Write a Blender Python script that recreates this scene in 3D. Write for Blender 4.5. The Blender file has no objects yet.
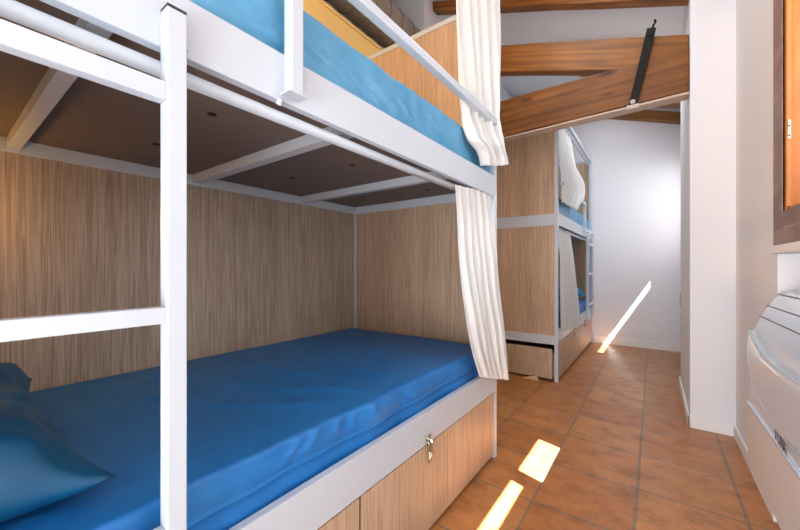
import bpy, bmesh, math, random
from mathutils import Vector, Matrix, noise
random.seed(7)
S = bpy.context.scene
C = S.collection

# ------------------------------------------------------------------ camera, light, exposure
F_PX, YAW, V0 = 346.77, 0.63304, 267.8
cam_d = bpy.data.cameras.new('camera'); cam = bpy.data.objects.new('camera', cam_d); C.objects.link(cam)
cam.location = (0, 0, 1.0); cam.rotation_euler = (math.pi/2, 0, YAW)
cam_d.sensor_width = 36; cam_d.lens = 36*F_PX/800; cam_d.shift_y = 2.8/800
cam_d.clip_start = 0.02; S.camera = cam
S.view_settings.view_transform = 'Standard'; S.view_settings.look = 'None'
S.view_settings.gamma = 1; S.view_settings.use_curve_mapping = False
S.view_settings.exposure = 0.0

W = bpy.data.worlds.new('world'); S.world = W; W.use_nodes = True
W.node_tree.nodes['Background'].inputs[0].default_value = (0.75, 0.86, 1.0, 1)
W.node_tree.nodes['Background'].inputs[1].default_value = 2.0

SUN_DIR = Vector((-1, .30, -1.68)).normalized()
sd = bpy.data.lights.new('sun', 'SUN'); sd.energy = 58; sd.angle = 0.006; sd.color = (1, .97, .92)
so = bpy.data.objects.new('sun', sd); C.objects.link(so)
so.rotation_euler = SUN_DIR.to_track_quat('-Z', 'Y').to_euler(); so.location = (3, 0, 6)

def area(name, loc, direction, sx, sy, energy, color):
    d = bpy.data.lights.new(name, 'AREA'); d.shape = 'RECTANGLE'; d.size = sx; d.size_y = sy
    d.energy = energy; d.color = color
    o = bpy.data.objects.new(name, d); C.objects.link(o); o.location = loc
    o.rotation_euler = Vector(direction).to_track_quat('-Z', 'Y').to_euler()
    return o
# daylight at two windows, then fill lights added to brighten the room
area('daylight_window', (.54, 1.3, 1.68), (-1, 0, -.05), 1.1, .8, 9, (.88, .94, 1))
area('daylight_alcove', (.60, 4.76, 1.70), (-1, -.05, .0), .78, .75, 10, (.93, .97, 1))
area('fill_behind_camera', (-.45, -1.5, 1.45), (.08, 1, .22), 1.6, 2.5, 31, (.86, .93, 1))  # added fill behind the camera, no known door there
area('fill_low_upward', (-.3, -1.4, .35), (0, .7, .7), 1.2, .6, 60, (.90, .95, 1))  # low fill added to lift the ceiling
area('fill_side', (.36, -.55, 1.5), (-1, .25, 0), 1.3, 1.3, 3.2, (.84, .92, 1))  # fill added beside the camera for the bed fronts
area('fill_overhead', (-.50, -.35, 3.0), (.35, .6, -1), .9, 1.0, 11, (.86, .93, 1))  # overhead fill added out of view
area('fill_overhead_mid', (-.30, 2.30, 3.03), (-.15, .12, -1), .8, .75, 12, (.90, .95, 1))  # second overhead fill, added for the middle of the aisle
area('fill_overhead_far', (-.25, 4.02, 3.0), (-.05, .15, -1), .7, .45, 16, (.93, .97, 1))  # overhead fill added to brighten the far wall

# ------------------------------------------------------------------ materials
def new_mat(name):
    m = bpy.data.materials.new(name); m.use_nodes = True
    nt = m.node_tree; b = nt.nodes['Principled BSDF']
    return m, nt, b
def srgb(r, g, b):
    f = lambda c: (c/255/12.92) if c/255 <= .04045 else ((c/255+.055)/1.055)**2.4
    return (f(r), f(g), f(b), 1)
def plain(name, col, rough=.5, metal=0, spec=.5, bump=0, bscale=200, coat=0):
    m, nt, b = new_mat(name)
    b.inputs['Base Color'].default_value = col; b.inputs['Roughness'].default_value = rough
    b.inputs['Metallic'].default_value = metal; b.inputs['Specular IOR Level'].default_value = spec
    b.inputs['Coat Weight'].default_value = coat
    tc = nt.nodes.new('ShaderNodeTexCoord'); n = nt.nodes.new('ShaderNodeTexNoise')
    n.inputs['Scale'].default_value = bscale; nt.links.new(tc.outputs['Object'], n.inputs['Vector'])
    if bump:
        bp = nt.nodes.new('ShaderNodeBump'); bp.inputs['Strength'].default_value = bump; bp.inputs['Distance'].default_value = .003
        nt.links.new(n.outputs['Fac'], bp.inputs['Height']); nt.links.new(bp.outputs[0], b.inputs['Normal'])
    return m
def ramp(nt, stops):
    r = nt.nodes.new('ShaderNodeValToRGB'); e = r.color_ramp.elements
    while len(e) < len(stops): e.new(.5)
    for i, (p, c) in enumerate(stops): e[i].position = p; e[i].color = c
    return r
def mapped(nt, scale, loc=(0,0,0)):
    tc = nt.nodes.new('ShaderNodeTexCoord'); mp = nt.nodes.new('ShaderNodeMapping')
    mp.inputs['Scale'].default_value = scale; mp.inputs['Location'].default_value = loc
    nt.links.new(tc.outputs['Object'], mp.inputs['Vector']); return mp
def mixc(nt, mode, fac, a, b):
    n = nt.nodes.new('ShaderNodeMix'); n.data_type = 'RGBA'; n.blend_type = mode
    if isinstance(fac, float): n.inputs[0].default_value = fac
    else: nt.links.new(fac, n.inputs[0])
    nt.links.new(a, n.inputs[6])
    if isinstance(b, tuple): n.inputs[7].default_value = b
    else: nt.links.new(b, n.inputs[7])
    return n.outputs[2]

def laminate(name, dark, mid, light, seed=0.0):
    m, nt, b = new_mat(name)
    mp = mapped(nt, (105, 105, 2.0), (seed, seed, seed))
    n1 = nt.nodes.new('ShaderNodeTexNoise'); n1.inputs['Scale'].default_value = 1.6; n1.inputs['Detail'].default_value = 5; n1.inputs['Distortion'].default_value = 1.2
    nt.links.new(mp.outputs[0], n1.inputs['Vector'])
    mp2 = mapped(nt, (210, 210, 3.0), (seed+3, 1, 0))
    n2 = nt.nodes.new('ShaderNodeTexNoise'); n2.inputs['Scale'].default_value = 1.4; n2.inputs['Detail'].default_value = 3
    nt.links.new(mp2.outputs[0], n2.inputs['Vector'])
    mp3 = mapped(nt, (7, 7, .5), (seed, 4, 0))
    n3 = nt.nodes.new('ShaderNodeTexNoise'); n3.inputs['Scale'].default_value = 1.0; n3.inputs['Detail'].default_value = 2
    nt.links.new(mp3.outputs[0], n3.inputs['Vector'])
    r1 = ramp(nt, [(.33, dark), (.5, mid), (.66, light)]); nt.links.new(n1.outputs['Fac'], r1.inputs[0])
    r2 = ramp(nt, [(.35, (.82,.80,.78,1)), (.55, (1,1,1,1))]); nt.links.new(n2.outputs['Fac'], r2.inputs[0])
    r3 = ramp(nt, [(.35, (.86,.84,.82,1)), (.65, (1.0,1.0,1.0,1))]); nt.links.new(n3.outputs['Fac'], r3.inputs[0])
    c = mixc(nt, 'MULTIPLY', .75, r1.outputs[0], r2.outputs[0]); c = mixc(nt, 'MULTIPLY', 1.0, c, r3.outputs[0])
    nt.links.new(c, b.inputs['Base Color']); b.inputs['Roughness'].default_value = .42
    bp = nt.nodes.new('ShaderNodeBump'); bp.inputs['Strength'].default_value = .12; bp.inputs['Distance'].default_value = .001
    nt.links.new(n2.outputs['Fac'], bp.inputs['Height']); nt.links.new(bp.outputs[0], b.inputs['Normal'])
    return m
def timber(name, dark, mid, light, scale=(.9, 26, 26), knots=True, seed=0.0, tilt=0):
    m, nt, b = new_mat(name)
    mp = mapped(nt, scale, (seed, seed, seed))
    n1 = nt.nodes.new('ShaderNodeTexNoise'); n1.inputs['Scale'].default_value = 1.3; n1.inputs['Detail'].default_value = 6; n1.inputs['Distortion'].default_value = .2
    nt.links.new(mp.outputs[0], n1.inputs['Vector'])
    if tilt:
        tc = nt.nodes.new('ShaderNodeTexCoord'); ro = nt.nodes.new('ShaderNodeMapping'); ro.inputs['Rotation'].default_value = (0, -tilt, 0)
        nt.links.new(tc.outputs['Object'], ro.inputs['Vector']); nt.links.new(ro.outputs[0], mp.inputs['Vector'])
    r1 = ramp(nt, [(.30, dark), (.5, mid), (.72, light)]); nt.links.new(n1.outputs['Fac'], r1.inputs[0])
    c = r1.outputs[0]
    mq = mapped(nt, (3, 3, 3), (seed, 1, 2)); n2 = nt.nodes.new('ShaderNodeTexNoise'); n2.inputs['Scale'].default_value = 1.2; n2.inputs['Detail'].default_value = 4
    nt.links.new(mq.outputs[0], n2.inputs['Vector'])
    r2 = ramp(nt, [(.32, (.66,.60,.54,1)), (.58, (1,1,1,1))]); nt.links.new(n2.outputs['Fac'], r2.inputs[0])
    c = mixc(nt, 'MULTIPLY', .7, c, r2.outputs[0])
    if knots:
        mk = mapped(nt, (2.6, 5.5, 7.0), (seed*2, .3, seed)); v = nt.nodes.new('ShaderNodeTexVoronoi'); v.inputs['Scale'].default_value = 1
        nt.links.new(mk.outputs[0], v.inputs['Vector'])
        rk = ramp(nt, [(.05, (.12,.07,.05,1)), (.13, (.5,.38,.3,1)), (.2, (1,1,1,1))]); nt.links.new(v.outputs['Distance'], rk.inputs[0])
        c = mixc(nt, 'MULTIPLY', .85, c, rk.outputs[0])
    nt.links.new(c, b.inputs['Base Color']); b.inputs['Roughness'].default_value = .55
    bp = nt.nodes.new('ShaderNodeBump'); bp.inputs['Strength'].default_value = .35; bp.inputs['Distance'].default_value = .004
    nt.links.new(n1.outputs['Fac'], bp.inputs['Height']); nt.links.new(bp.outputs[0], b.inputs['Normal'])
    return m

TILE, GX, GY = .36, -.063, 1.896
def tiles():
    m, nt, b = new_mat('terracotta_tiles')
    mp = mapped(nt, (1, 1, 1), (-GX + TILE*20, -GY + TILE*20, 0))
    br = nt.nodes.new('ShaderNodeTexBrick'); br.offset = 0; br.squash = 1
    br.inputs['Scale'].default_value = 1; br.inputs['Brick Width'].default_value = TILE; br.inputs['Row Height'].default_value = TILE
    br.inputs['Mortar Size'].default_value = .0068; br.inputs['Mortar Smooth'].default_value = .3; br.inputs['Bias'].default_value = 0
    br.inputs['Color1'].default_value = srgb(178, 116, 66); br.inputs['Color2'].default_value = srgb(196, 138, 86)
    br.inputs['Mortar'].default_value = srgb(142, 118, 98)
    nt.links.new(mp.outputs[0], br.inputs['Vector'])
    m1 = mapped(nt, (6, 8, 5)); n1 = nt.nodes.new('ShaderNodeTexNoise'); n1.inputs['Scale'].default_value = 1.2; n1.inputs['Detail'].default_value = 7; n1.inputs['Roughness'].default_value = .62
    nt.links.new(m1.outputs[0], n1.inputs['Vector'])
    r1 = ramp(nt, [(.30, (.62,.54,.46,1)), (.47, (.96,.93,.90,1)), (.68, (1.18,1.16,1.12,1))]); nt.links.new(n1.outputs['Fac'], r1.inputs[0])
    c = mixc(nt, 'MULTIPLY', 1.0, br.outputs['Color'], r1.outputs[0])
    m2 = mapped(nt, (40, 40, 40)); n2 = nt.nodes.new('ShaderNodeTexNoise'); n2.inputs['Scale'].default_value = 1.2; n2.inputs['Detail'].default_value = 4
    nt.links.new(m2.outputs[0], n2.inputs['Vector'])
    r2 = ramp(nt, [(.3, (.84,.82,.80,1)), (.6, (1,1,1,1))]); nt.links.new(n2.outputs['Fac'], r2.inputs[0])
    c = mixc(nt, 'MULTIPLY', .8, c, r2.outputs[0])
    nt.links.new(c, b.inputs['Base Color']); b.inputs['Roughness'].default_value = .30; b.inputs['Specular IOR Level'].default_value = .45
    ad = nt.nodes.new('ShaderNodeMath'); ad.operation = 'MULTIPLY_ADD'; ad.inputs[1].default_value = -1.0
    nt.links.new(br.outputs['Fac'], ad.inputs[0]); 
    sc = nt.nodes.new('ShaderNodeMath'); sc.operation = 'MULTIPLY'; sc.inputs[1].default_value = .35; nt.links.new(n1.outputs['Fac'], sc.inputs[0])
    nt.links.new(sc.outputs[0], ad.inputs[2])
    bp = nt.nodes.new('ShaderNodeBump'); bp.inputs['Strength'].default_value = .5; bp.inputs['Distance'].default_value = .004
    nt.links.new(ad.outputs[0], bp.inputs['Height']); nt.links.new(bp.outputs[0], b.inputs['Normal'])
    return m
def cloth(name, col, col2, rough=.47, sheen=.0, wscale=9, bump=.25):
    m, nt, b = new_mat(name)
    mp = mapped(nt, (1, 1, 1)); n = nt.nodes.new('ShaderNodeTexNoise'); n.inputs['Scale'].default_value = wscale; n.inputs['Detail'].default_value = 4; n.inputs['Distortion'].default_value = .8
    nt.links.new(mp.outputs[0], n.inputs['Vector'])
    r = ramp(nt, [(.3, col), (.7, col2)]); nt.links.new(n.outputs['Fac'], r.inputs[0]); nt.links.new(r.outputs[0], b.inputs['Base Color'])
    b.inputs['Roughness'].default_value = rough; b.inputs['Sheen Weight'].default_value = sheen
    bp = nt.nodes.new('ShaderNodeBump'); bp.inputs['Strength'].default_value = bump; bp.inputs['Distance'].default_value = .012
    nt.links.new(n.outputs['Fac'], bp.inputs['Height']); nt.links.new(bp.outputs[0], b.inputs['Normal'])
    return m
def curtain_mat():
    m, nt, b = new_mat('white_curtain_cloth')
    b.inputs['Base Color'].default_value = (.92, .93, .92, 1); b.inputs['Roughness'].default_value = .8
    tr = nt.nodes.new('ShaderNodeBsdfTranslucent'); tr.inputs[0].default_value = (.86, .87, .84, 1)
    mx = nt.nodes.new('ShaderNodeMixShader'); mx.inputs[0].default_value = .3
    nt.links.new(b.outputs[0], mx.inputs[1]); nt.links.new(tr.outputs[0], mx.inputs[2])
    nt.links.new(mx.outputs[0], nt.nodes['Material Output'].inputs[0])
    mp = mapped(nt, (14, 14, 2)); n = nt.nodes.new('ShaderNodeTexNoise'); n.inputs['Scale'].default_value = 2; nt.links.new(mp.outputs[0], n.inputs['Vector'])
    bp = nt.nodes.new('ShaderNodeBump'); bp.inputs['Strength'].default_value = .2; bp.inputs['Distance'].default_value = .01
    nt.links.new(n.outputs['Fac'], bp.inputs['Height']); nt.links.new(bp.outputs[0], b.inputs['Normal']); nt.links.new(bp.outputs[0], tr.inputs['Normal'])
    return m
def grille_mat():
    m, nt, b = new_mat('perforated_plastic')
    mp = mapped(nt, (1, 75, 75)); v = nt.nodes.new('ShaderNodeTexVoronoi'); v.inputs['Scale'].default_value = 1; v.inputs['Randomness'].default_value = 0
    nt.links.new(mp.outputs[0], v.inputs['Vector'])
    r = ramp(nt, [(.24, srgb(140, 136, 132)), (.36, srgb(226, 222, 218))]); nt.links.new(v.outputs['Distance'], r.inputs[0])
    nt.links.new(r.outputs[0], b.inputs['Base Color']); b.inputs['Roughness'].default_value = .5
    return m

M = dict(
    wall = plain('white_plaster', srgb(234, 235, 240), .9, spec=.2, bump=.15, bscale=60),
    cream = plain('lamp_warmed_plaster', srgb(244, 208, 134), .9, spec=.2, bump=.1, bscale=60),  # warm lamp glow is put into this wall colour
    ceil = plain('white_ceiling_plaster', srgb(238, 239, 242), .9, spec=.2, bump=.25, bscale=30),
    tile = tiles(),
    skirt = plain('white_skirting_paint', srgb(240, 240, 240), .5, spec=.3),
    frame = plain('white_enamel_steel', srgb(198, 208, 218), .25, spec=.5),
    cap_black = plain('black_plastic_cap', srgb(40, 42, 44), .6),  # black plastic of the ladder post caps
    lam = laminate('oak_laminate', srgb(172, 146, 120), srgb(200, 173, 146), srgb(212, 188, 162), 0),
    lam2 = laminate('greyer_laminate', srgb(158, 139, 120), srgb(186, 168, 148), srgb(204, 189, 170), 5),  # slightly darker, greyer laminate tone for the back panels
    board = plain('brown_hardboard', srgb(116, 104, 97), .85, bump=.6, bscale=160),
    hole = plain('dark_hole', srgb(18, 14, 12), .9),
    beam = timber('old_brown_timber', srgb(108, 66, 22), srgb(140, 88, 32), srgb(164, 108, 48), tilt=.32),
    beam2 = timber('reddish_old_timber', srgb(98, 58, 20), srgb(126, 77, 28), srgb(148, 94, 38), seed=4.0),
    plank = plain('pale_plank', srgb(196, 176, 160), .7, bump=.3, bscale=40),
    iron = plain('black_iron', srgb(20, 19, 19), .7, metal=.0, spec=.3, bump=.4, bscale=90),
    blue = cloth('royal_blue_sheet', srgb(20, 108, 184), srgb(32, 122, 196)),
    blue_lit = cloth('daylit_blue_sheet', srgb(72, 146, 188), srgb(92, 160, 200)),  # same blue sheet with daylight put into a lighter tone
    teal = cloth('teal_blue_pillowcase', srgb(0, 76, 118), srgb(0, 90, 134), wscale=7),
    bright = cloth('bright_blue_pillowcase', srgb(14, 120, 180), srgb(30, 140, 200)),
    curtain = curtain_mat(),
    ac = plain('white_appliance_plastic', srgb(220, 234, 248), .22, coat=.5),
    grille = grille_mat(),
    slit = plain('dark_slot', srgb(112, 114, 116), .7),
    ink = plain('dark_letters', srgb(96, 88, 86), .6),
    casing = timber('grey_brown_window_casing', srgb(138, 110, 102), srgb(156, 130, 124), srgb(172, 148, 142), scale=(14, 3, 14), knots=False, seed=2.0),
    varnish = timber('varnished_orange_wood', srgb(168, 98, 42), srgb(192, 120, 56), srgb(206, 140, 76), scale=(20, 20, 1.5), knots=False, seed=1.0),
    steel = plain('galvanised_steel', srgb(186, 176, 164), .45, metal=.45, bump=.2, bscale=20),
    chrome = plain('chrome', srgb(200, 196, 180), .22, metal=1),
    duct = plain('duct_seam_metal', srgb(140, 130, 120), .5, metal=.4),
    wedge = plain('beige_wood_wedge', srgb(216, 184, 140), .7),
)
glass, nt, b = new_mat('window_glass'); b.inputs['Transmission Weight'].default_value = 1; b.inputs['Roughness'].default_value = 0; b.inputs['IOR'].default_value = 1.0; M['glass'] = glass
warm, nt, b = new_mat('warm_lamp_glow'); b.inputs['Emission Color'].default_value = (1, .62, .25, 1); b.inputs['Emission Strength'].default_value = 6; M['warm'] = warm

# ------------------------------------------------------------------ helpers
def add_box(bm, x0, x1, y0, y1, z0, z1, bev=0):
    x0, x1 = sorted((x0, x1)); y0, y1 = sorted((y0, y1)); z0, z1 = sorted((z0, z1))
    t = bmesh.new(); r = bmesh.ops.create_cube(t, size=1)
    for v in t.verts:
        v.co = Vector(((x0+x1)/2 + v.co.x*(x1-x0), (y0+y1)/2 + v.co.y*(y1-y0), (z0+z1)/2 + v.co.z*(z1-z0)))
    if bev: bmesh.ops.bevel(t, geom=list(t.edges), offset=bev, segments=2, affect='EDGES', profile=.6)
    me = bpy.data.meshes.new('tmp'); t.to_mesh(me); t.free(); bm.from_mesh(me); bpy.data.meshes.remove(me)
    return bm
def box(*a, bev=0): return add_box(bmesh.new(), *a, bev=bev)
def add_tube(bm, pts, r, n=14, closed=False):
    rings = []
    for i, p in enumerate(pts):
        p = Vector(p); a = Vector(pts[max(i-1, 0)]); c = Vector(pts[min(i+1, len(pts)-1)]); d = (c-a).normalized()
        up = Vector((0, 0, 1)) if abs(d.z) < .9 else Vector((1, 0, 0))
        s = d.cross(up).normalized(); t = s.cross(d)
        rr = r[i] if isinstance(r, (list, tuple)) else r
        rings.append([bm.verts.new(p + s*math.cos(2*math.pi*k/n)*rr + t*math.sin(2*math.pi*k/n)*rr) for k in range(n)])
    for a, c in zip(rings, rings[1:]):
        for k in range(n): bm.faces.new((a[k], a[(k+1) % n], c[(k+1) % n], c[k]))
    bm.faces.new(rings[0][::-1]); bm.faces.new(rings[-1])
    return bm
def add_prism(bm, pts, h, axis):        # polygon of 2-d points swept along one axis from h[0] to h[1]
    def P(a, c, t): return {'x': (t, a, c), 'y': (a, t, c), 'z': (a, c, t)}[axis]
    A = [bm.verts.new(P(a, c, h[0])) for a, c in pts]; B = [bm.verts.new(P(a, c, h[1])) for a, c in pts]
    n = len(pts); bm.faces.new(A); bm.faces.new(B[::-1])
    for i in range(n): bm.faces.new((A[i], A[(i+1) % n], B[(i+1) % n], B[i]))
    return bm
def root_of(o):
    while o.parent: o = o.parent
    return o
def obj(name, bm, mat, parent=None, smooth=False, origin=None):
    bmesh.ops.recalc_face_normals(bm, faces=bm.faces)
    if parent is not None: off = root_of(parent).location.copy()
    else:
        if origin is None:
            xs = [v.co for v in bm.verts]
            origin = ((min(v.x for v in xs)+max(v.x for v in xs))/2, (min(v.y for v in xs)+max(v.y for v in xs))/2, min(v.z for v in xs))
        off = Vector(origin)
    bmesh.ops.translate(bm, verts=bm.verts, vec=-off)
    me = bpy.data.meshes.new(name); bm.to_mesh(me); bm.free(); me.materials.append(mat)
    if smooth:
        for p in me.polygons: p.use_smooth = True
    o = bpy.data.objects.new(name, me); C.objects.link(o)
    if parent is not None: o.parent = parent
    else: o.location = off
    return o
def tag(o, label, cat, group=None):
    if o.name.startswith('roof_rafter'): group = 'timber rafters under the roof'
    o['label'] = label; o['category'] = cat
    if group: o['group'] = group
    return o
def struct(name, bm, mat, origin=(0,0,0)):
    o = obj(name, bm, mat, origin=origin); o['kind'] = 'structure'; return o
def thing(name, label, cat, loc, group=None):
    o = bpy.data.objects.new(name, None); C.objects.link(o); o.location = loc; o.empty_display_size = .1
    return tag(o, label, cat, group)
def soft(o, w=.002, seg=2):
    md = o.modifiers.new('bevel', 'BEVEL'); md.width = w; md.segments = seg; md.limit_method = 'ANGLE'; return o
def sheet(name, rows, mat, parent=None, n=60, folds=7, amp=.012, thick=.0015, seed=0.0, fdir=(1, 0, 0), wob=.35, shape=None):
    """rows: list of (left point, right point) from top to bottom; a hanging cloth with folds"""
    bm = bmesh.new(); R = []; N = 44
    L = [(Vector(a), Vector(c)) for a, c in rows]
    for j in range(N+1):
        t = j/N*(len(L)-1); i = min(int(t), len(L)-2); f = t-i; f = f
        def cr(k):
            p = [L[max(0, min(len(L)-1, i+q))][k] for q in (-1, 0, 1, 2)]
            return .5*((2*p[1]) + (p[2]-p[0])*f + (2*p[0]-5*p[1]+4*p[2]-p[3])*f*f + (-p[0]+3*p[1]-3*p[2]+p[3])*f**3)
        a, c = cr(0), cr(1); row = []
        for k in range(n+1):
            s = k/n; p = a.lerp(c, s)
            ph = seed + wob*math.sin(3.1*j/N + seed*2)
            w = math.sin(2*math.pi*(folds*s + ph)) + .45*math.sin(2*math.pi*(folds*1.7*s + ph*1.6 + .3)) + .6*noise.noise(Vector((s*9, j/N*5, seed))) + .3*noise.noise(Vector((s*16, j/N*14, seed+4)))*(j/N)
            A = amp*(.25 + .75*min(1, 2.5*j/N))*min(1, s*8+.2)*min(1, (1-s)*8+.2)
            p = p + Vector(fdir)*w*A + Vector((0, 1, 0))*A*.4*math.cos(2*math.pi*(folds*s + ph))
            if shape: p = shape(p, s, j/N)
            row.append(bm.verts.new(p))
        R.append(row)
    for a, c in zip(R, R[1:]):
        for k in range(n): bm.faces.new((a[k], a[k+1], c[k+1], c[k]))
    o = obj(name, bm, mat, parent, smooth=True)
    md = o.modifiers.new('thickness', 'SOLIDIFY'); md.thickness = thick
    return o
_c, _s = math.cos(YAW), math.sin(YAW)
def at(u, v, X):                         # where a sight line meets the vertical plane at distance X from the camera's aisle line
    rx, ry, rz = -_s*F_PX + _c*(u-400), _c*F_PX + _s*(u-400), V0-v
    k = X/rx; return Vector((X, ry*k, 1+rz*k))

# ------------------------------------------------------------------ the room
YN, YF, XL, XR = -1.6, 5.289, -1.72, .389
def roof_z(x): return 2.97 - .343*x
struct('floor', box(-2.7, .75, YN-.1, YF+.1, -.08, 0), M['tile'])
bm = bmesh.new()
add_prism(bm, [(-2.75, roof_z(-2.75)), (1.02, roof_z(1.02)), (1.02, roof_z(1.02)+.14), (-2.75, roof_z(-2.75)+.14)], (-.85, YF+.2), 'y')
add_prism(bm, [(-2.75, roof_z(-2.75)), (1.02, roof_z(1.02)), (1.02, roof_z(1.02)+.14), (-2.75, roof_z(-2.75)+.14)], (YN-.2, -.85), 'y')
struct('ceiling', bm, M['ceil'])
# right-hand wall with the window openings and the heater niche
WT = .66
bm = bmesh.new()
def rw(y0, y1, z0, z1, x0=XR, x1=WT): add_box(bm, x0, x1, y0, y1, z0, z1)
rw(YN, .70, 0, 2.86); rw(1.97, 4.35, 0, 2.86); rw(5.17, YF+.1, 0, 2.86)
rw(.70, 1.97, 2.12, 2.86); rw(1.90, 1.97, 1.054, 2.12); rw(.70, 1.90, 1.054, 1.20)
rw(.70, 1.06, 0, 1.054); rw(1.06, 1.97, 0, .20); rw(1.06, 1.97, .20, 1.054, x0=.60)
rw(4.35, 5.17, 0, 1.30); rw(4.35, 5.17, 2.12, 2.86)
struct('wall_right', bm, M['wall'])
struct('wall_pier', box(.18, XR, 2.834, 3.81, 0, roof_z(.18)+.02), M['wall'])
struct('wall_far', box(-2.7, XR+.3, YF, YF+.1, 0, 4.1), M['wall'])
struct('wall_near', box(-2.7, XR+.3, YN-.1, YN, 0, 4.1), M['wall'])
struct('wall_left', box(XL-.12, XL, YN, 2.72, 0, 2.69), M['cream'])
struct('wall_left_far', box(XL-.9, XL, 2.72, YF, 0, 3.9), M['wall'])
struct('wall_back', box(-2.72, -2.62, YN, YF, 0, 4.1), M['wall'])
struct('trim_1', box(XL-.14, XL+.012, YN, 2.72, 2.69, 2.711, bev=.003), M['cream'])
# skirting
struct('baseboard_pier_side', box(.168, .18, 2.822, 3.81, 0, .072, bev=.003), M['skirt'])
struct('baseboard_pier_front', box(.168, XR, 2.822, 2.834, 0, .072, bev=.003), M['skirt'])
struct('baseboard_right', box(XR-.012, XR, 1.97, 2.822, 0, .072, bev=.003), M['skirt'])
struct('baseboard_far', box(-.66, XR, YF-.014, YF, 0, .10, bev=.003), M['skirt'])

# window by the aisle: grey-brown casing, sunlit varnished reveal, panels added to cut the sun
def window(num, y0, y1, z0, z1, mid, sun_block_top, casing=True, stile=.124):
    w = bpy.data.objects.new('window_%d' % num, None); C.objects.link(w); w.location = (XR, (y0+y1)/2, z0); w['kind'] = 'structure'
    if casing:
        bm = bmesh.new()
        add_box(bm, XR-.003, XR+.012, y1, y1+.12, z0-.126, z1+.12, bev=.003)
        add_box(bm, XR-.003, XR+.012, y0-.12, y0, z0-.126, z1+.12, bev=.003)
        add_box(bm, XR-.0028, XR+.0115, y0, y1, z0-.126, z0-.062, bev=.003)
        add_box(bm, XR-.0025, XR+.0115, y0, y1, z0-.060, z0, bev=.003)
        add_box(bm, XR-.0025, XR+.0115, y0, y1, z1, z1+.12, bev=.003)
        obj('casing', bm, M['casing'], w)
    bm = bmesh.new()
    add_box(bm, XR+.004, .655, y1-.012, y1, z0, z1); add_box(bm, XR+.004, .655, y0, y0+.012, z0, z1)
    add_box(bm, XR+.014, .655, y0+.012, y1-.012, z0, z0+.012); add_box(bm, XR+.014, .655, y0+.012, y1-.012, z1-.012, z1)
    obj('reveal', bm, M['varnish'], w)
    ys = [(y0+.012, mid[0]), (mid[1], y1-.012)] if mid else [(y0+.012, y1-.012)]
    for a, c in ys:
        bm = bmesh.new()
        sa = stile if a == y0+.012 else .002; sc = (stile-.012) if c == y1-.012 else .002
        add_box(bm, .565, .61, a, a+sa, z0+.012, z1-.012, bev=.003); add_box(bm, .565, .61, c-sc, c, z0+.012, z1-.012, bev=.003)
        add_box(bm, .568, .607, a+sa, c-sc, z0+.012, z0+.08, bev=.003); add_box(bm, .568, .607, a+sa, c-sc, z1-.035, z1-.012, bev=.003)
        s = obj('sash', bm, M['varnish'], w)
        obj('sun_block_panel', box(.622, .645, a, c, z0+.012, sun_block_top+(.105 if mid and a < mid[0] else 0)), M['varnish'], w)  # unseen panel added outside, its height shapes the sun patch
    if mid: obj('mullion', box(.563, .645, mid[0], mid[1], z0+.012, z1-.012, bev=.003), M['varnish'], w)
    return w
w1 = window(1, .70, 1.90, 1.212, 2.12, (1.296, 1.376), 1.755)
w2 = window(2, 4.35, 5.17, 1.31, 2.12, None, 1.862, casing=False, stile=.012)
obj('bead', box(.3925, .406, 1.876, 1.8885, 1.226, 2.107, bev=.003), M['varnish'], w1)
bm = box(.396, .404, 1.8735, 1.876, 1.475, 1.545, bev=.001)
hinge = obj('hinge', bm, M['chrome'], w1); hinge['label'] = 'bright steel hinge plate'
for z in (1.487, 1.523):
    obj('screw', add_tube(bmesh.new(), [(.400, 1.8745, z), (.400, 1.8715, z)], .0028, 10), M['hole'], hinge)
tag(obj('window_sill', box(XR-.008, .60, 1.03, 2.02, 1.056, 1.088, bev=.004), M['wall']), 'white plaster sill slab under the grey-brown window casing', 'window sill')

# frames added round the fill lights behind the camera and overhead, no openings
def overhead_fill_frame(num, xc, yc, sx, sy):
    bm = bmesh.new(); x0, x1, y0, y1 = xc-sx/2-.03, xc+sx/2+.03, yc-sy/2-.03, yc+sy/2+.03
    q = lambda a, c: [(a, roof_z(a)-.07), (c, roof_z(c)-.07), (c, roof_z(c)), (a, roof_z(a))]
    for a, c, e, f in ((x0-.04, x1+.04, y0-.04, y0), (x0-.04, x1+.04, y1, y1+.04), (x0-.04, x0, y0, y1), (x1, x1+.04, y0, y1)): add_prism(bm, q(a, c), (e, f), 'y')
    struct('window_%d' % num, bm, M['varnish'])  # added frame round a fill light, under an unbroken ceiling
overhead_fill_frame(3, -.30, 2.30, .8, .75); overhead_fill_frame(4, -.25, 4.02, .7, .45)
bm = bmesh.new()
for a in ((-1.30, -1.25, .16, 2.74), (.35, .385, .16, 2.74)): add_box(bm, a[0], a[1], YN, YN+.06, a[2], a[3])
add_box(bm, -1.30, .385, YN, YN+.06, 2.74, 2.79); add_box(bm, -1.25, .35, YN, YN+.06, .1, .16)
struct('added_frame_near', bm, M['varnish'])  # added frame around the fill behind the camera
bm = bmesh.new()
for y in (-1.25, .10): add_box(bm, XR-.03, XR, y-.03, y+.02, .82, 2.2)
for z in (.82, 2.16): add_box(bm, XR-.03, XR, -1.25, .1, z, z+.04)
struct('window_5', bm, M['varnish'])  # added frame around the side fill

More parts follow.
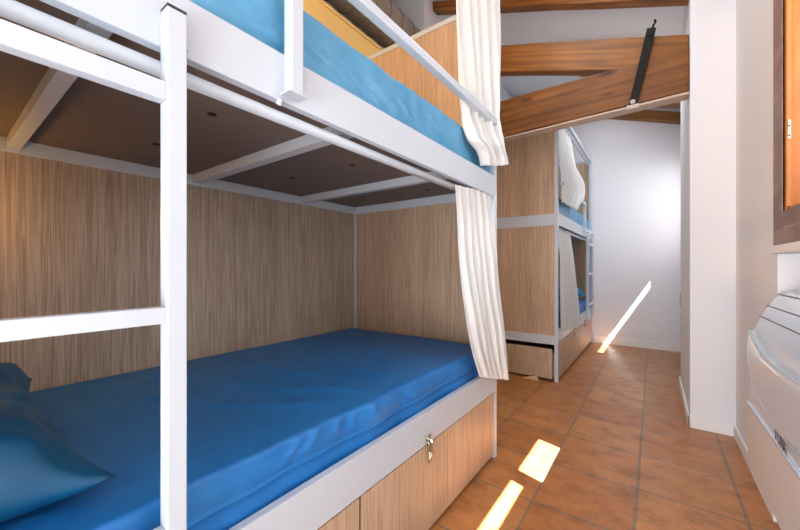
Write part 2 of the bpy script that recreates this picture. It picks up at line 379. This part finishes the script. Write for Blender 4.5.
# ------------------------------------------------------------------ roof timbers
def rough(o, amp=.006, sc=2.2, sub=5):
    bm = bmesh.new(); bm.from_mesh(o.data)
    bmesh.ops.subdivide_edges(bm, edges=[e for e in bm.edges if abs((e.verts[0].co-e.verts[1].co).x) > .3], cuts=16, use_grid_fill=True)
    for v in bm.verts:
        n = noise.noise_vector(Vector((v.co.x*sc, v.co.y*1.1, v.co.z*1.1)) + o.location); v.co.y += n.y*amp; v.co.z += n.z*amp
    bm.to_mesh(o.data); bm.free(); soft(o, .008, 2); return o
def rafter(y0, y1, xa, xb, top, dep, mat, sl=.343):
    return add_prism(bmesh.new(), [(xa, top(xa)-dep), (xb, top(xb)-dep), (xb, top(xb)), (xa, top(xa))], (y0, y1), 'y'), mat
def rt(x): return roof_z(x) - .002
bmr, mt = add_prism(bmesh.new(), [(XL+.002, 2.72+.396*(.178-XL)), (.178, 2.72), (.178, rt(.178)), (XL+.002, rt(XL))], (2.87, 2.96), 'y'), M['beam']
tag(rough(obj('roof_rafter', bmr, mt)), 'brown timber rafter crossing highest, just above the trussed beams', 'beam')
bmr, mt = rafter(2.872, 2.97, -1.70, .178, lambda x: 2.548-.325*x, .225, M['beam'])
tag(rough(obj('principal_rafter', bmr, mt)), 'sloping timber rafter meeting the thick tie beam at the pier, black strap crossing it', 'beam')
bmr = add_prism(bmesh.new(), [(-1.70, 2.085), (-1.0, 2.10), (-.45, 2.112), (.178, 2.128), (.178, 2.405), (-.1, 2.398), (-.9, 2.408), (-1.70, 2.42)], (2.86, 2.96), 'y')
tag(rough(obj('tie_beam', bmr, M['beam2']), amp=.008), 'thick reddish brown tie beam spanning level to the white pier, black strap around it', 'beam')
tag(obj('plank', add_prism(bmesh.new(), [(-1.70, 2.074), (.178, 2.106), (.178, 2.122), (-1.70, 2.080)], (2.863, 2.962), 'y'), M['plank']), 'thin pale plank along the underside of the thick tie beam', 'plank')
bmr, mt = rafter(4.42, 4.56, -.30, XR-.002, rt, .275, M['beam2'])
tag(rough(obj('roof_rafter', bmr, mt)), 'short dark timber rafter seen just under the right end of the tie beam', 'beam')
bmr, mt = rafter(5.17, 5.285, XL+.002, XR-.002, lambda x: roof_z(x)-.075, .115, M['beam'])
tag(rough(obj('roof_rafter', bmr, mt)), 'brown timber rafter lying along the top of the far white wall', 'beam')
for y in (.55, 1.72):
    bmr, mt = rafter(y, y+.14, -2.60, .375, rt, .15, M['beam'])
    tag(rough(obj('roof_rafter', bmr, mt)), 'brown timber rafter under the roof %s' % ('above the ladder of the near bunk bed' if y < 1 else 'above the far end of the near bunk bed'), 'beam')
# iron strap
t = thing('iron_strap', 'black iron strap clamping the rafter to the tie beam beside the white pier', 'strap', (-.10, 2.85, 2.09))
pts = [(-.140, 2.105), (-.100, 2.105), (.0, 2.60), (-.045, 2.60)]
s0 = obj('strap_bar', add_prism(bmesh.new(), [(-.146, 2.10), (-.096, 2.10), (.010, 2.585), (-.040, 2.60)], (2.842, 2.850), 'y'), M['iron'], t)
obj('bolt', add_tube(bmesh.new(), [(-.119, 2.846, 2.13), (-.119, 2.834, 2.13)], .016, 6), M['steel'], t)
obj('bolt', add_tube(bmesh.new(), [(-.02, 2.848, 2.55), (-.02, 2.834, 2.55)], .014, 6), M['iron'], t)
obj('hook', add_tube(bmesh.new(), [(-.014, 2.846, 2.575), (-.005, 2.846, 2.61), (.006, 2.846, 2.625), (.001, 2.846, 2.64)], .007, 8), M['iron'], t)
obj('nut_plate', box(-.155, -.085, 2.838, 2.852, 2.085, 2.112, bev=.002), M['steel'], t)

# duct over the low wall
t = thing('air_duct', 'galvanised round air duct running along the top of the low wall behind the near bunk', 'duct', (-1.73, .6, 2.80))
obj('pipe', add_tube(bmesh.new(), [(-1.73, -1.55, 2.945), (-1.73, 2.719, 2.945)], .142, 40), M['steel'], t, smooth=False)
for p in t.children[0].data.polygons: p.use_smooth = len(p.vertices) == 4
bm = bmesh.new()
for i in range(28):
    y = -1.4 + i*.15; add_tube(bm, [(-1.73, y, 2.945), (-1.73, y+.012, 2.945)], .147, 40)
obj('seam', bm, M['duct'], t)
for y in (-.4, 1.0, 2.3):
    bm = box(-1.745, -1.715, y, y+.03, 2.711, 2.81); obj('support_foot', bm, M['duct'], t)

# ------------------------------------------------------------------ bunk beds
# l runs from the curtain end (0) to the ladder end (2); w runs from the aisle face inwards
T = .03
FX = -.675
def bunk(name, label, Y0, sg, group=None):
    root = thing(name, label, 'bunk bed', (FX-.5, Y0+sg*1.0, 0), group)
    def B(bm, w0, w1, l0, l1, z0, z1, bev=.002): return add_box(bm, FX-w0, FX-w1, Y0+sg*l0, Y0+sg*l1, z0, z1, bev=bev)
    def P(nm, m, *bx, parent=root, bev=.002):
        bm = bmesh.new()
        for q in bx: B(bm, *q, bev=bev)
        return obj(nm, bm, m, parent)
    D = 1.03                              # depth
    for w0 in (0, D-T):
        for l0 in (0, 2-T):
            p = P('post', M['frame'], (w0, w0+T, l0, l0+T, 0.002, 2.43))
    # long rails and end rails, top frame
    for nm, z0, z1 in (('lower_rail', .350, .470), ('upper_rail', 1.375, 1.482)):
        P(nm, M['frame'], (0, .022, T, 2-T, z0, z1))
        P(nm, M['frame'], (D-.025, D, T, 2-T, z0, z1 if z0 < 1 else 1.42))
    for l0 in (0, 2-.026):
        P('end_rail', M['frame'], (T, D-T, l0, l0+.026, .325, .405)); P('end_rail', M['frame'], (T, D-T, l0, l0+.026, 1.372, 1.475))
        P('end_rail', M['frame'], (T, D-T, l0, l0+.026, 2.402, 2.43))
    for w0 in (0, D-T): P('top_rail', M['frame'], (w0, w0+T, T, 2-T, 2.395, 2.43))
    # laminate panels
    for l0 in (.004, 2-.02):
        P('end_panel', M['lam'], (T, D-T, l0, l0+.016, .405, 1.372), bev=0)
        P('end_panel', M['lam'], (T, D-T, l0, l0+.016, 1.475, 2.402), bev=0)
    P('back_panel', M['lam2'], (D-.016, D-.002, T, 2-T, .47, 1.375), bev=0)
    P('back_panel', M['lam2'], (D-.016, D-.002, T, 2-T, 1.42, 2.395), bev=0)
    # slabs carrying the mattresses
    P('bed_board', M['board'], (.024, D-.027, T, 2-T, .395, .410), bev=0)
    ub = P('bed_board', M['board'], (.024, D-.027, T, 2-T, 1.420, 1.436), bev=0)
    for l0, wd in ((.455, .034), (1.045, .04), (1.61, .03)):
        P('cross_brace', M['frame'], (.023, D-.027, l0, l0+wd, 1.384, 1.420))
    bits = [(.30, 1.33), (.69, .78), (.32, .76), (.72, .26), (.20, .50), (.69, 1.33), (.31, .20)]
    for w0, l0 in bits:
        bm = add_tube(bmesh.new(), [(FX-w0, Y0+sg*l0, 1.4203), (FX-w0, Y0+sg*l0, 1.4185)], .012, 16)
        h = obj('vent_hole', bm, M['hole'], ub); h['label'] = 'dark round hole in the board'
    # drawers and end box
    for l0, l1, lk in ((T+.004, 1.05, .70), (1.062, 2-T-.004, 1.38)):
        d = obj('drawer', B(B(bmesh.new(), .003, .020, l0, l1, .025, .344, bev=.002), .020, .85, l0+.01, l1-.01, .03, .24), M['lam'], root)
        y = Y0+sg*lk
        bm = add_box(bmesh.new(), FX, FX+.006, y-.016, y+.016, .352, .385, bev=.001)
        add_tube(bm, [(FX+.004, y, .372), (FX+.018, y, .372), (FX+.022, y, .365)], .006, 8)
        hp = obj('hasp', bm, M['chrome'], d)
        bm = add_box(bmesh.new(), FX+.006, FX+.013, y-.009, y+.009, .285, .362, bev=.003)
        add_tube(bm, [(FX+.012, y, .30), (FX+.018, y+.004, .325), (FX+.014, y, .35)], .006, 8)
        obj('latch_tongue', bm, M['chrome'], d)
    P('plinth', M['lam'], (T+.02, D-.02, .006, .02, .02, .285), bev=0)
    # curtain rods
    for z in (1.353, 2.372):
        bm = add_tube(bmesh.new(), [(FX-.035, Y0+sg*T, z), (FX-.035, Y0+sg*(2-T), z)], .0135, 18)
        r = obj('curtain_rod', bm, M['frame'], root, smooth=True)
    # guard rail
    P('guard_rail', M['frame'], (-T, 0, .040, 1.313, 1.727, 1.757), bev=.004)
    gp = P('guard_post', M['frame'], (-T, 0, 1.283, 1.313, 1.392, 1.727))
    P('bracket', M['frame'], (-.034, .012, 1.276, 1.322, 1.388, 1.392), parent=gp, bev=0)
    bm = add_tube(bmesh.new(), [(FX+.004, Y0+sg*1.325, 1.376), (FX-.004, Y0+sg*1.325, 1.366)], .007, 10); obj('bolt', bm, M['frame'], gp)
    # ladder
    ld = None
    bm = bmesh.new()
    lad = P('ladder', M['frame'], (-T+.003, -.003, 1.557, 1.91, .908, .935))
    for z in (.535, 1.276): P('rung', M['frame'], (-T+.003, -.003, 1.557, 1.91, z, z+.031), parent=lad)
    for l0 in (1.527, 1.91):
        q = P('ladder_post', M['frame'], (-T, -.0005, l0, l0+T, .372, 1.432), parent=lad)
        P('post_cap', M['cap_black'], (-T+.0006, -.001, l0+.0005, l0+T-.0005, 1.432, 1.437), parent=lad, bev=0)
        for z in (1.39, .42):
            bm = add_tube(bmesh.new(), [(FX+.008, Y0+sg*(l0-.007), z), (FX+.0005, Y0+sg*(l0-.007), z)], .006, 10); obj('ladder_bolt', bm, M['frame'], lad)
    return root
near = bunk('bunk_bed', 'white steel bunk bed in the foreground with oak laminate panels and a ladder', 1.79, -1)
far = bunk('bunk_bed', 'white steel bunk bed standing against the far wall beyond the gap', 3.24, 1)

# ------------------------------------------------------------------ mattresses
def ridge(x, y, pts, w, a):
    best = 9; 
    for p, q in zip(pts, pts[1:]):
        px, py = p; qx, qy = q; dx, dy = qx-px, qy-py
        t = max(0, min(1, ((x-px)*dx+(y-py)*dy)/(dx*dx+dy*dy))); d = math.hypot(x-px-t*dx, y-py-t*dy)
        best = min(best, d)
    e0 = math.hypot(x-pts[0][0], y-pts[0][1]); e1 = math.hypot(x-pts[-1][0], y-pts[-1][1])
    return a*math.exp(-(best/w)**2)*min(1, e0/.12)*min(1, e1/.12)
def segd(x, y, pts):
    best = 9
    for (px, py), (qx, qy) in zip(pts, pts[1:]):
        dx, dy = qx-px, qy-py; t = max(0, min(1, ((x-px)*dx+(y-py)*dy)/(dx*dx+dy*dy)))
        best = min(best, math.hypot(x-px-t*dx, y-py-t*dy))
    return best
def mattress(name, label, x_in, x_out, y0, y1, zb, zt, mat, folds=(), lip=.0, seam=True, res=110, seed=0.0, cat='mattress', ffolds=()):
    bm = bmesh.new(); prof = []
    h = zt-zb; r = .014
    prof += [(x_in+.02, zb), (x_in, zb+.02), (x_in, zt-r)]
    for k in range(1, 5): a = k/5*math.pi/2; prof.append((x_in + r - r*math.cos(a), zt-r + r*math.sin(a)))
    nx = 46
    for k in range(nx+1): prof.append((x_in+r + (x_out-r-x_in-r)*k/nx, zt))
    for k in range(1, 5): a = k/5*math.pi/2; prof.append((x_out-r + r*math.sin(a), zt-r + r*math.cos(a)))
    ns = 22; zs = zb + .62*h if seam else zb + .1*h
    for k in range(ns+1): prof.append((x_out + .004*math.sin(k/ns*math.pi), zt-r + (zs-zt+r)*k/ns))
    if seam:
        prof += [(x_out+.004, zs-.004), (x_out+.003, zs-.009), (x_out-.008, zs-.013)]
        for k in range(1, 6): prof.append((x_out-.010+.006*math.sin(k/5*math.pi), zs-.013 + (zb+.01-zs+.013)*k/5))
    prof += [(x_out-.02, zb)]
    rows = []
    for j in range(res+1):
        y = y0 + (y1-y0)*j/res; e = min(j, res-j)/res*(y1-y0); sh = 0
        if e < .03: sh = .03 - math.sqrt(max(0, .03**2-(.03-e)**2))
        row = []
        for (x, z) in prof:
            X, Z = x, z
            cx = min(1, max(0, (x-x_in)/.06))*min(1, max(0, (x_out-x)/.06))
            if z > zt-.001:
                Z += sum(ridge(x, y, f[0], f[1], f[2]) for f in folds)*max(.0, cx)
                Z += .006*noise.noise(Vector((x*3, y*2.2, seed)))*cx + lip*((x-x_in)/(x_out-x_in))**2*0
            fr = max(0, 1-abs(x-x_out)/.03)
            if fr > 0:
                Z += (.009*noise.noise(Vector((1, y*3.1, seed))) + .004*noise.noise(Vector((4, y*11, seed))))*fr*(1 if z < zt-.03 else .5)*(1 if z > zb+.02 else 0)
                X += .012*noise.noise(Vector((y*7, z*6, seed+2)))*fr + .0035*math.sin(y*75+z*22+3*noise.noise(Vector((y*4, 0, 1))))*max(0, noise.noise(Vector((y*2.3, 3, seed)))+.25)*fr
            if fr > 0: X += sum(min(1, fr*1.2)*f[2]*max([0]+[1 if abs(y-f[0][0][0]) < 1 else 0])*math.exp(-(segd(y, z, f[0])/f[1])**2) for f in ffolds)
            Z -= sh*max(0, (z-zb)/h)*.8
            row.append(bm.verts.new((X, y, Z)))
        rows.append(row)
    n = len(prof)
    for a, c in zip(rows, rows[1:]):
        for k in range(n): bm.faces.new((a[k], a[(k+1) % n], c[(k+1) % n], c[k]))
    bm.faces.new(rows[0]); bm.faces.new(rows[-1][::-1])
    return tag(obj(name, bm, mat, smooth=True), label, cat)
fl = [([(-1.55, .95), (-1.35, .86), (-1.15, .84), (-.98, .93)], 0.0165, 0.0104),
      ([(-1.42, .72), (-1.2, .66), (-1.0, .72), (-.86, .84), (-.76, .86)], 0.0150, 0.0097),
      ([(-1.25, .50), (-1.05, .52), (-.88, .64), (-.76, .80)], 0.0135, 0.0074),
      ([(-1.60, .55), (-1.48, .48), (-1.30, .42), (-1.15, .44)], 0.0165, 0.0097),
      ([(-1.30, 1.12), (-1.1, 1.02), (-.9, 1.02), (-.78, 1.08)], 0.0120, 0.0059),
      ([(-1.62, 1.20), (-1.4, 1.12), (-1.2, 1.16)], 0.0150, 0.0059),
      ([(-1.58, .36), (-1.40, .30), (-1.2, .32)], 0.0135, 0.0068)]
def pixf(L, X, w, a): return [([(p.y, p.z) for p in (at(u, v, X) for u, v in q)], w, a) for q in L]
ff_up = pixf([[(306, 48), (330, 68), (352, 88), (366, 106)], [(322, 40), (350, 66), (382, 96), (402, 122)], [(398, 98), (408, 116), (424, 132)], [(350, 74), (374, 98), (384, 118)], [(430, 118), (440, 134), (452, 146)], [(210, 5), (235, 18), (262, 30), (282, 44)]], -.70, .011, .009)
ff_lo = pixf([[(346, 406), (336, 432)], [(357, 402), (352, 426)], [(371, 396), (374, 416)], [(386, 390), (398, 408)], [(404, 384), (412, 398)], [(300, 440), (280, 470)], [(322, 424), (306, 452)]], -.70, .008, .006)

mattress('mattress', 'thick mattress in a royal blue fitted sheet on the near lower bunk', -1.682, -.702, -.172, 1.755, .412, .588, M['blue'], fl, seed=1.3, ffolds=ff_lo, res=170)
fu = [([(-.98, .60), (-.86, .72), (-.76, .95)], .02, .01), ([(-.95, 1.0), (-.84, 1.15), (-.75, 1.35)], .02, .01)]
mattress('mattress', 'blue covered mattress, toned paler for the daylight, on the near upper bunk', -1.682, -.702, -.172, 1.755, 1.438, 1.645, M['blue_lit'], fu, seed=4.1, seam=False, ffolds=ff_up, res=170)
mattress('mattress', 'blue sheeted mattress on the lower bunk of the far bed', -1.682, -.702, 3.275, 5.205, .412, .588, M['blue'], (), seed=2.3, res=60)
mattress('mattress', 'blue covered mattress, toned paler for the daylight, on the upper bunk of the far bed', -1.682, -.702, 3.275, 5.205, 1.438, 1.640, M['blue_lit'], (), seed=3.3, res=60, seam=False)

def pillow(label, loc, rot, a, b, h, mat, seed=0.0, pinch=.10, tilt=(0, 0)):
    bm = bmesh.new(); N = 44; top = {}; bot = {}
    for i in range(N+1):
        for j in range(N+1):
            s, t = i/N*2-1, j/N*2-1
            x = a*s*(1 - pinch*(1-t*t)*s*s*.9); y = b*t*(1 - pinch*(1-s*s)*t*t*1.1)
            k = max(0, (1-s**4))**.62*max(0, (1-t**4))**.62
            wr = .030*noise.noise(Vector((s*2.2, t*2.8, seed))) + .016*noise.noise(Vector((s*5, t*6, seed+3)))
            crease = .010*math.sin(6*s+5*t+seed)*abs(s*t)
            zt_ = h*.62*k + (wr+crease)*min(1, k*2.2); zb_ = -h*.38*k**.8
            edge = i in (0, N) or j in (0, N)
            top[i, j] = bm.verts.new((x, y, zt_ if not edge else 0))
            bot[i, j] = top[i, j] if edge else bm.verts.new((x, y, zb_))
    for i in range(N):
        for j in range(N):
            bm.faces.new((top[i, j], top[i+1, j], top[i+1, j+1], top[i, j+1]))
            q = [bot[i, j], bot[i, j+1], bot[i+1, j+1], bot[i+1, j]]
            bm.faces.new(q)
    mtx = Matrix.Translation(loc) @ Matrix.Rotation(rot, 4, 'Z') @ Matrix.Rotation(tilt[0], 4, 'X') @ Matrix.Rotation(tilt[1], 4, 'Y')
    bmesh.ops.transform(bm, matrix=mtx, verts=bm.verts)
    return tag(obj('pillow', bm, mat, smooth=True), label, 'pillow')
pillow('plump teal blue pillow at the head of the near lower bunk', (-1.125, -.058, .652), math.radians(1), .37, .25, .16, M['teal'], seed=1.0, pinch=.15, tilt=(0, math.radians(3)))
pillow('bright blue pillow lying on the lower bunk of the far bed', (-1.00, 4.66, .665), math.radians(18), .30, .20, .15, M['bright'], seed=5.0, tilt=(math.radians(-8), 0))
pillow('blue pillow on the upper bunk of the far bed', (-1.12, 4.98, 1.70), 0, .34, .19, .14, M['blue'], seed=7.0, tilt=(math.radians(-8), 0))

# ------------------------------------------------------------------ curtains
rows = [(at(455, 184.5, -.689), at(490.5, 193, -.686)), (at(457, 215, -.71), at(494, 214, -.690)), (at(458.5, 250, -.70), at(496.5, 243, -.655)),
        (at(462, 290, -.68), at(499, 280, -.645)), (at(467, 325, -.66), at(503, 320, -.64)), (at(471, 348, -.655), at(506, 352, -.635)), (at(479, 377, -.65), at(508.5, 380, -.632))]
tag(sheet('curtain', rows, M['curtain'], folds=6, amp=.012, seed=.3), 'off-white curtain gathered at the far end of the near lower bunk, hem over the rail', 'curtain')
rows = [(at(455, -62, -.712), at(499, -50, -.660)), (at(455.5, 0, -.712), at(499.5, 0, -.658)), (at(457, 45, -.712), at(500.5, 45, -.656)), (at(459, 88, -.710), at(499.5, 92, -.655)),
        (at(462, 112, -.70), at(499, 122, -.652)), (at(463, 124, -.69), at(501, 138, -.65)), (at(469, 139, -.665), at(502.5, 148, -.645)), (at(478, 150, -.65), at(505, 158, -.64)), (at(482, 165, -.648), at(506, 165, -.635))]
tag(sheet('curtain', rows, M['curtain'], folds=5, amp=.019, seed=.9), 'long cream-white curtain at the near upper bunk, tucked behind its guard rail', 'curtain')
zz = lambda X, y, z: Vector((X, y, z))
rows = [(zz(-.712, 3.28, 2.365), zz(-.71, 4.02, 2.365)), (zz(-.68, 3.27, 2.10), zz(-.69, 4.20, 2.10)), (zz(-.660, 3.252, 1.90), zz(-.625, 4.33, 1.92)), (zz(-.652, 3.252, 1.76), zz(-.618, 4.26, 1.77)), (zz(-.652, 3.252, 1.66), zz(-.632, 4.05, 1.66)), (zz(-.652, 3.26, 1.58), zz(-.63, 3.90, 1.58))]
tag(sheet('curtain', rows, M['curtain'], folds=6, amp=.012, seed=.5), 'white curtain bunched at the near end of the far upper bunk', 'curtain')
rows = [(zz(-.705, 3.28, 1.355), zz(-.705, 3.93, 1.355)), (zz(-.668, 3.262, 1.15), zz(-.68, 3.95, 1.15)), (zz(-.662, 3.25, .85), zz(-.66, 4.02, .85)), (zz(-.658, 3.25, .60), zz(-.65, 4.12, .58)), (zz(-.656, 3.25, .45), zz(-.645, 4.12, .37))]
tag(sheet('curtain', rows, M['curtain'], folds=5, amp=.008, seed=.2), 'white curtain spreading over the rail of the far lower bunk', 'curtain')

# ------------------------------------------------------------------ heaters
def heater(label, yc, xf, xb, zsh=0.0, group=None):
    t = thing('air_conditioner', label, 'air conditioner', (xb, yc, .21+zsh), group)
    dx = xf - .310; hw = .449
    prof = [(.21, .310), (.215, .308), (.458, .309), (.464, .306), (.52, .311), (.60, .311), (.68, .312), (.745, .317), (.78, .326), (.809, .338), (.832, .347), (.852, .358), (.876, .372), (.897, .389), (.905, .41)]
    def px(z):
        for (a, p), (c, q) in zip(prof, prof[1:]):
            if a <= z <= c: return p + (q-p)*(z-a)/(c-a)
        return prof[-1][1]
    bm = bmesh.new(); NY, NZ = 70, 70; R = []
    for j in range(NZ+1):
        z = .21 + (.905-.21)*j/NZ; row = []
        for i in range(NY+1):
            y = -hw + 2*hw*i/NY
            zt_ = .695 + .22*max(0, abs(y)-.18)
            e = (y/.47)**2 + (max(0, .70-z)/.20)**2
            bulge = .014*max(0, min(1, (1-e)/.07))*max(0, min(1, (zt_-z)/.010+1))
            edge = .03*max(0, (abs(y)-hw+.03)/.03)**2
            row.append(bm.verts.new((px(z)+dx-bulge+edge, yc+y, z+zsh)))
        R.append(row)
    back = [[bm.verts.new((xb, v.co.y, v.co.z)) for v in row] for row in (R[0], R[-1])]
    for a, c in zip(R, R[1:]):
        for k in range(NY): bm.faces.new((a[k], a[k+1], c[k+1], c[k]))
    for k in range(NY):
        bm.faces.new((back[0][k], back[0][k+1], R[0][k+1], R[0][k])); bm.faces.new((R[-1][k], R[-1][k+1], back[1][k+1], back[1][k]))
        bm.faces.new((back[1][k], back[1][k+1], back[0][k+1], back[0][k]))
    for i in (0, NY):
        bm.faces.new([r[i] for r in R] + [back[1][i], back[0][i]])
    obj('casing', bm, M['ac'], t, smooth=False)
    for p in t.children[0].data.polygons: p.use_smooth = len(p.vertices) == 4 and p.area < .0004
    obj('grille', box(.3035+dx, .309+dx, yc-hw+.012, yc+hw-.004, .222+zsh, .452+zsh, bev=.001), M['grille'], t)
    obj('ridge', box(.300+dx, .310+dx, yc-hw+.004, yc+hw-.002, .456+zsh, .463+zsh, bev=.002), M['ac'], t)
    pts = []
    for k in range(41):
        a = math.pi*(1.0 + 1.0*k/40); y = .47*math.cos(a); z = .70 + .20*math.sin(a)
        if abs(y) < hw-.004: pts.append((px(z)+dx-.006, yc-y, z+zsh))
    obj('cover_trim_and_glint', add_tube(bmesh.new(), pts, .003, 8), M['ac'], t, smooth=True)
    pts = [(px(z)+dx-.012, yc+y, z+zsh) for y, z in [(k/20*.43, .697+.22*max(0, abs(k/20*.43)-.18)) for k in range(-20, 21)]]
    obj('cover_trim_and_glint', add_tube(bmesh.new(), pts, .0025, 8), M['frame'], t, smooth=True)  # highlight on the cover's top edge, shaped as a pale tube
    for z in (.897, .852, .809):
        x = px(z)+dx; obj('slot', box(x-.0022, x+.006, yc-hw+.006+(.004 if z > .88 else 0), yc+hw-.008, z-.0014+zsh, z+.0014+zsh), M['slit'], t)
    cu = bpy.data.curves.new('lettering', 'FONT'); cu.body = 'YORK'; cu.size = .046; cu.extrude = .0008; cu.align_x = 'CENTER'
    o = bpy.data.objects.new('lettering', cu); C.objects.link(o); bpy.context.view_layer.update()
    me = bpy.data.meshes.new_from_object(o.evaluated_get(bpy.context.evaluated_depsgraph_get())); bpy.data.objects.remove(o)
    me.materials.append(M['ink'])
    lo = bpy.data.objects.new('lettering', me); C.objects.link(lo); lo.parent = t
    Rm = Matrix(((0, 0, -1), (-1, 0, 0), (0, 1, 0))).to_4x4()
    me.transform(Matrix.Translation((.3010+dx-xb, -.02, .471-.21)) @ Rm)
    return t
heater('white wall air conditioner with curved cover under the window in the right foreground', 1.52, .310, .600)
heater('white wall air conditioner in the alcove behind the pier, only its edge showing', 4.66, .245, XR, zsh=-.01)

# wooden wedge on the floor and the reading lamps in the bunks
bm = add_prism(bmesh.new(), [(-.965, 0), (-.83, 0), (-.845, .05), (-.88, .035)], (3.195, 3.222), 'y')
tag(soft(obj('door_wedge', bm, M['wedge'])), 'small pale wooden wedge on the tiles beside the far bunk bed', 'wedge')
def lamp(label, y, z, energy, x=-1.6):
    t = thing('reading_lamp', label, 'lamp', (x-.07, y, z))
    obj('backplate', box(x-.086, x-.07, y-.035, y+.035, z-.05, z+.05, bev=.004), M['frame'], t)
    obj('shade', add_tube(bmesh.new(), [(x-.07, y, z), (x-.04, y+.01, z), (x-.01, y+.03, z)], [.012, .028, .034], 18), M['frame'], t)
    obj('bulb', add_tube(bmesh.new(), [(x-.012, y+.031, z), (x+.006, y+.041, z)], .022, 14), M['warm'], t)
    d = bpy.data.lights.new('reading_lamp_light', 'POINT'); d.energy = energy; d.color = (1, .52, .14); d.shadow_soft_size = .04
    o = bpy.data.objects.new('reading_lamp_light', d); C.objects.link(o); o.location = (x+.06, y+.07, z)
lamp('small white reading lamp on the back panel at the head of the near lower bunk', -.12, 1.17, 2.0)
lamp('small white reading lamp on the back panel at the head of the near upper bunk', .05, 2.20, 46)
